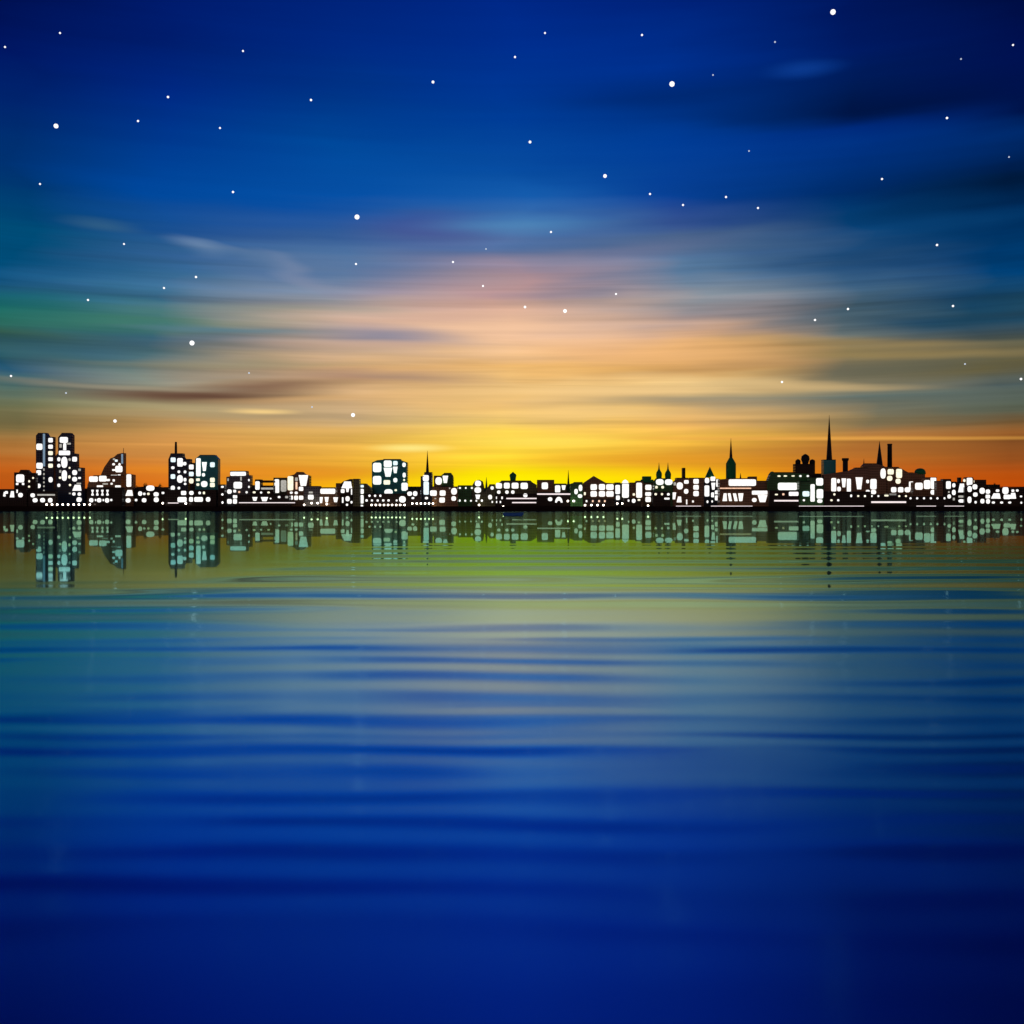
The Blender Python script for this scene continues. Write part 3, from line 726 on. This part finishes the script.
ROWS = [
 ([P('A', x, 905) for x in (530, 592, 652, 713, 775, 838, 898, 960)] + [P('B', x, 905) for x in (112,)], 'in the row below the twin towers'),
 ([P('C', 31, 890), P('C', 293, 893)], 'in the pair below the antenna tower'),
 ([P('D', x, y) for x, y in ((730, 908), (815, 889), (885, 889), (988, 900))], 'in the loose row below grey block'),
 ([P('E', x, 910) for x in (588, 635, 682, 728, 775, 820, 867, 912, 962)], 'in the close row below the round glass tower'),
 ([P('F', x, 893) for x in (140, 190, 237, 285, 330, 375)], 'in the close row below the needle spire'),
 ([P('F', 900, 910), P('G', 265, 930)], 'near the round-topped block'),
 ([P('H', x, 912) for x in (285, 357, 427, 495)], 'in the row below the gable hall'),
 ([P('H', 652, 893), P('H', 708, 893)], 'of the pair below the glowing dome house'),
 ([P('I', 92, 918)], 'standing alone below the green-roofed block'),
 ([P('G', x, 865) for x in (1000, 1064)], 'of the pair right of the arched lights')]
for pts, where in ROWS:
    for k, (px, py) in enumerate(pts):
        lab = ('white globe lamp ' + where) if len(pts) == 1 else f'{ORD[k]} globe lamp from the left {where}'
        lamp(px, py, lab, 'globe lamps along the quay')

# ------------------------------------------------------------------ light strips along the quay coping
strips = [('A', 0, 0), ]
STR = [(168, 178.5, 503.0, 'short light strip on the quay left below the antenna tower'), (239, 295, 502.7, 'long light strip on the quay below crowned block and lantern building'),
       (676, 701, 506.2, 'light strip on the quay below the brown chimney house'), (711, 752.5, 506.2, 'light strip on the quay below the station and bell tower'),
       (799, 864, 506.2, 'longest light strip on the quay, below the tallest spire'), (916.5, 936, 506.2, 'light strip on the quay below the blazing building'),
       (944.5, 964, 506.2, 'light strip on the quay below the far right cluster')]
for x0, x1, y, lab in STR:
    Y = 1500.0
    root = thing('light_strip', lab, 'light strip', (X((x0 + x1) / 2, Y), Y, GROUND + .1), 'light strips along the quay')
    z = Z(y, Y)
    bm = bmesh.new()
    add_prism(bm, [(X(x0, Y), z - .6), (X(x1, Y), z - .6), (X(x1, Y), z + .6), (X(x0, Y), z + .6)], Y - .2, Y + .3)
    link('tube', bm, 'strip_glow', root)
    bm = bmesh.new()
    n = max(2, int((x1 - x0) / 6))
    for k in range(n + 1):
        xx = X(x0 + (x1 - x0) * k / n, Y)
        add_prism(bm, [(xx - .15, GROUND + .1), (xx + .15, GROUND + .1), (xx + .15, max(z - .59, GROUND + .35)), (xx - .15, max(z - .59, GROUND + .35))], Y + .32, Y + .6)
    link('bracket', bm, 'iron', root)

# ------------------------------------------------------------------ trees between the buildings
def tree(px, pytop, wpx, label, Y=1560.0):
    x = X(px, Y); ztop = Z(pytop, Y); rad = wpx / 2 / F * Y
    hgt = ztop - GROUND
    root = thing('tree', label, 'tree', (x, Y, GROUND), 'trees between the buildings')
    bm = bmesh.new()
    add_lathe(bm, x, Y, [(GROUND, .9), (GROUND + hgt * .3, .6), (GROUND + hgt * .7, .3)], 8)
    for k in range(5):
        a = k * 1.3; z0 = GROUND + hgt * (.35 + .07 * k)
        p0 = Vector((x, Y, z0)); p1 = p0 + Vector((math.cos(a) * rad * .6, math.sin(a) * rad * .6, hgt * .16))
        s = [bm.verts.new(p0 + Vector((dx_, 0, dz_))) for dx_, dz_ in ((-.25, 0), (.25, 0), (0, .35))]
        e = [bm.verts.new(p1 + Vector((dx_, 0, dz_))) for dx_, dz_ in ((-.06, 0), (.06, 0), (0, .08))]
        for i in range(3): bm.faces.new((s[i], s[(i+1) % 3], e[(i+1) % 3], e[i]))
    link('trunk', bm, 'bark', root)
    bm = bmesh.new()
    rnd = random.Random(int(px * 13))
    cz = GROUND + hgt * .62; rz = hgt * .38
    lumps = [(rnd.uniform(-.5, .5), rnd.uniform(-.5, .5), rnd.uniform(-.6, .55), rnd.uniform(.35, .6)) for _ in range(9)] + [(0, 0, .5, .5)]
    for k in range(900):
        lx, ly, lz, lr = rnd.choice(lumps)
        u = Vector((rnd.gauss(0, 1), rnd.gauss(0, 1), rnd.gauss(0, 1))).normalized() * lr * rnd.uniform(.55, 1)
        c = Vector((x + (lx + u.x) * rad, Y + (ly + u.y) * rad, cz + (lz + u.z) * rz))
        if c.z > ztop: continue
        s = rnd.uniform(.35, .8)
        nx = Vector((rnd.gauss(0, 1), rnd.gauss(0, 1), rnd.gauss(0, 1))).normalized()
        ny = nx.orthogonal().normalized(); nz_ = nx.cross(ny)
        bm.faces.new([bm.verts.new(c + ny * s * i + nz_ * s * .7 * j) for i, j in ((-1, 0), (0, -1), (1, 0), (0, 1))])
    link('crown', bm, 'leaf', root)
tree(137.5, 485, 11, 'dark round tree left of two between the sail tower and antenna tower')
tree(145.5, 482.3, 9, 'dark round tree with the higher crown beside narrow lit tower')
tree(159.5, 483.7, 8, 'dark small tree directly left of the antenna tower')
tree(371, 485.5, 12, 'green tree at the left foot of the round glass tower')
tree(417, 486, 13, 'green tree between the round glass tower and needle spire')
tree(533, 482.5, 9, 'green tree right of the turret hall', 1562.0)
tree(574, 483.5, 13, 'green tree between the cone-spire church and gable hall', 1590.0)
tree(994, 482.5, 5, 'narrow dark tree near the right edge', 1590.0)

# ------------------------------------------------------------------ small blue boat in front of the quay
Yb = 470.0
xb0, xb1 = X(503, Yb), X(523.5, Yb)
root = thing('boat', 'small blue boat on the green-lit water below the turret hall', 'boat', ((xb0 + xb1) / 2, Yb, 0))
L = xb1 - xb0; xc = (xb0 + xb1) / 2
bm = bmesh.new()
st = []
for k in range(13):
    u = k / 12; x = xb0 + L * u
    wd = 1.35 * (math.sin(math.pi * min(1, .12 + u * .88)) ** .5 if u < 1 else 0.02) + .05
    sheer = 1.35 + .35 * (abs(u - .45) * 1.8) ** 2
    xbt = xc + (x - xc) * .84
    st.append([bm.verts.new(p) for p in ((x, Yb - wd, sheer), (xbt, Yb - wd * .7, .1), (xbt, Yb, -.35), (xbt, Yb + wd * .7, .1), (x, Yb + wd, sheer), (x, Yb + wd * .85, sheer), (x, Yb, .55), (x, Yb - wd * .85, sheer))])
for k in range(12):
    for i in range(8): bm.faces.new((st[k][i], st[k][(i+1) % 8], st[k+1][(i+1) % 8], st[k+1][i]))
bm.faces.new(st[0][::-1]); bm.faces.new(st[-1])
link('hull', bm, 'blue_paint', root)
bm = bmesh.new()
for xx in (.35, .62):
    add_prism(bm, [(xb0 + L * xx - .2, 1.05), (xb0 + L * xx + .2, 1.05), (xb0 + L * xx + .2, 1.15), (xb0 + L * xx - .2, 1.15)], Yb - .9, Yb + .9)
link('thwart', bm, 'bark', root)

# ------------------------------------------------------------------ stars
STARS = [(833,12,3),(60,33,1.1),(5,47,1.1),(243,51,1.1),(545,33,1.1),(642,35,1.2),(515,57,1.2),(775,42,1),(1013,45,1.1),(961,59,.9),(713,75,.9),(672,84,3),
 (433,82,1.6),(168,97,1.3),(311,100,1.3),(56,126,2.6),(138,121,1.2),(220,128,1.1),(947,118,1.3),(530,142,1.6),(749,151,.9),(1009,157,.9),(605,176,2.1),
 (882,179,1.2),(40,184,1.1),(233,192,1.3),(650,194,1.2),(683,205,1.2),(726,197,1.2),(758,208,1.2),(357,217,2.8),(551,232,1.2),(937,245,1.3),(124,244,1.1),
 (486,249,.9),(453,262,1.2),(356,264,1.2),(196,277,1.3),(164,288,1.2),(483,286,1.2),(88,300,1.2),(525,307,1.5),(616,294,1.2),(565,311,2.2),(848,309,1.3),
 (815,320,1.3),(953,306,1.3),(192,343,2.8),(782,382,1.3),(965,364,1),(1021,379,1.4),(11,376,1.2),(249,373,1),(66,393,1),(312,407,1),(115,421,1.9),(353,415,2.3)]
ZN = [(0, 36, 'the far left low block'), (36, 85, 'the twin towers'), (85, 128, 'the sail tower'), (128, 166, 'the two round trees'), (166, 222, 'the antenna and teal towers'), (222, 262, 'the crowned block'),
      (262, 335, 'the lantern building'), (335, 415, 'the round glass tower'), (415, 470, 'the needle spire'), (470, 520, 'the green turret'), (520, 560, 'the cube block'), (560, 600, 'the cone-spire church'),
      (600, 634, 'the gable hall'), (634, 690, 'the twin-spire church'), (690, 745, 'the bell tower'), (745, 792, 'the market hall'), (792, 840, 'the tallest spire'), (840, 900, 'the hilltop church and chimney'),
      (900, 958, 'the blazing building'), (958, 1030, 'the right end of the skyline')]
byz = {}
for s in STARS:
    for a, b_, nm in ZN:
        if a <= s[0] < b_: byz.setdefault(nm, []).append(s)
SC = ['highest', 'second highest', 'third highest', 'fourth highest', 'fifth highest']
RY = 9000.0
for nm, lst in byz.items():
    lst.sort(key=lambda s: s[1])
    for k, (px, py, r) in enumerate(lst):
        size = 'large bright' if r > 2 else ('medium' if r > 1.4 else ('faint tiny' if r < 1.05 else 'small'))
        lab = f'{size} white star above {nm}' + ('' if len(lst) == 1 else f', {SC[k]} there')
        bm = bmesh.new()
        bmesh.ops.create_icosphere(bm, subdivisions=2, radius=r * 0.88 / F * RY)
        o = link('star', bm, 'star_faint' if r < 1.05 else 'star_bright', smooth=True)
        o.location = (X(px, RY), RY, Z(py, RY))
        o['label'] = lab; o['category'] = 'star'; o['group'] = 'stars in the evening sky'
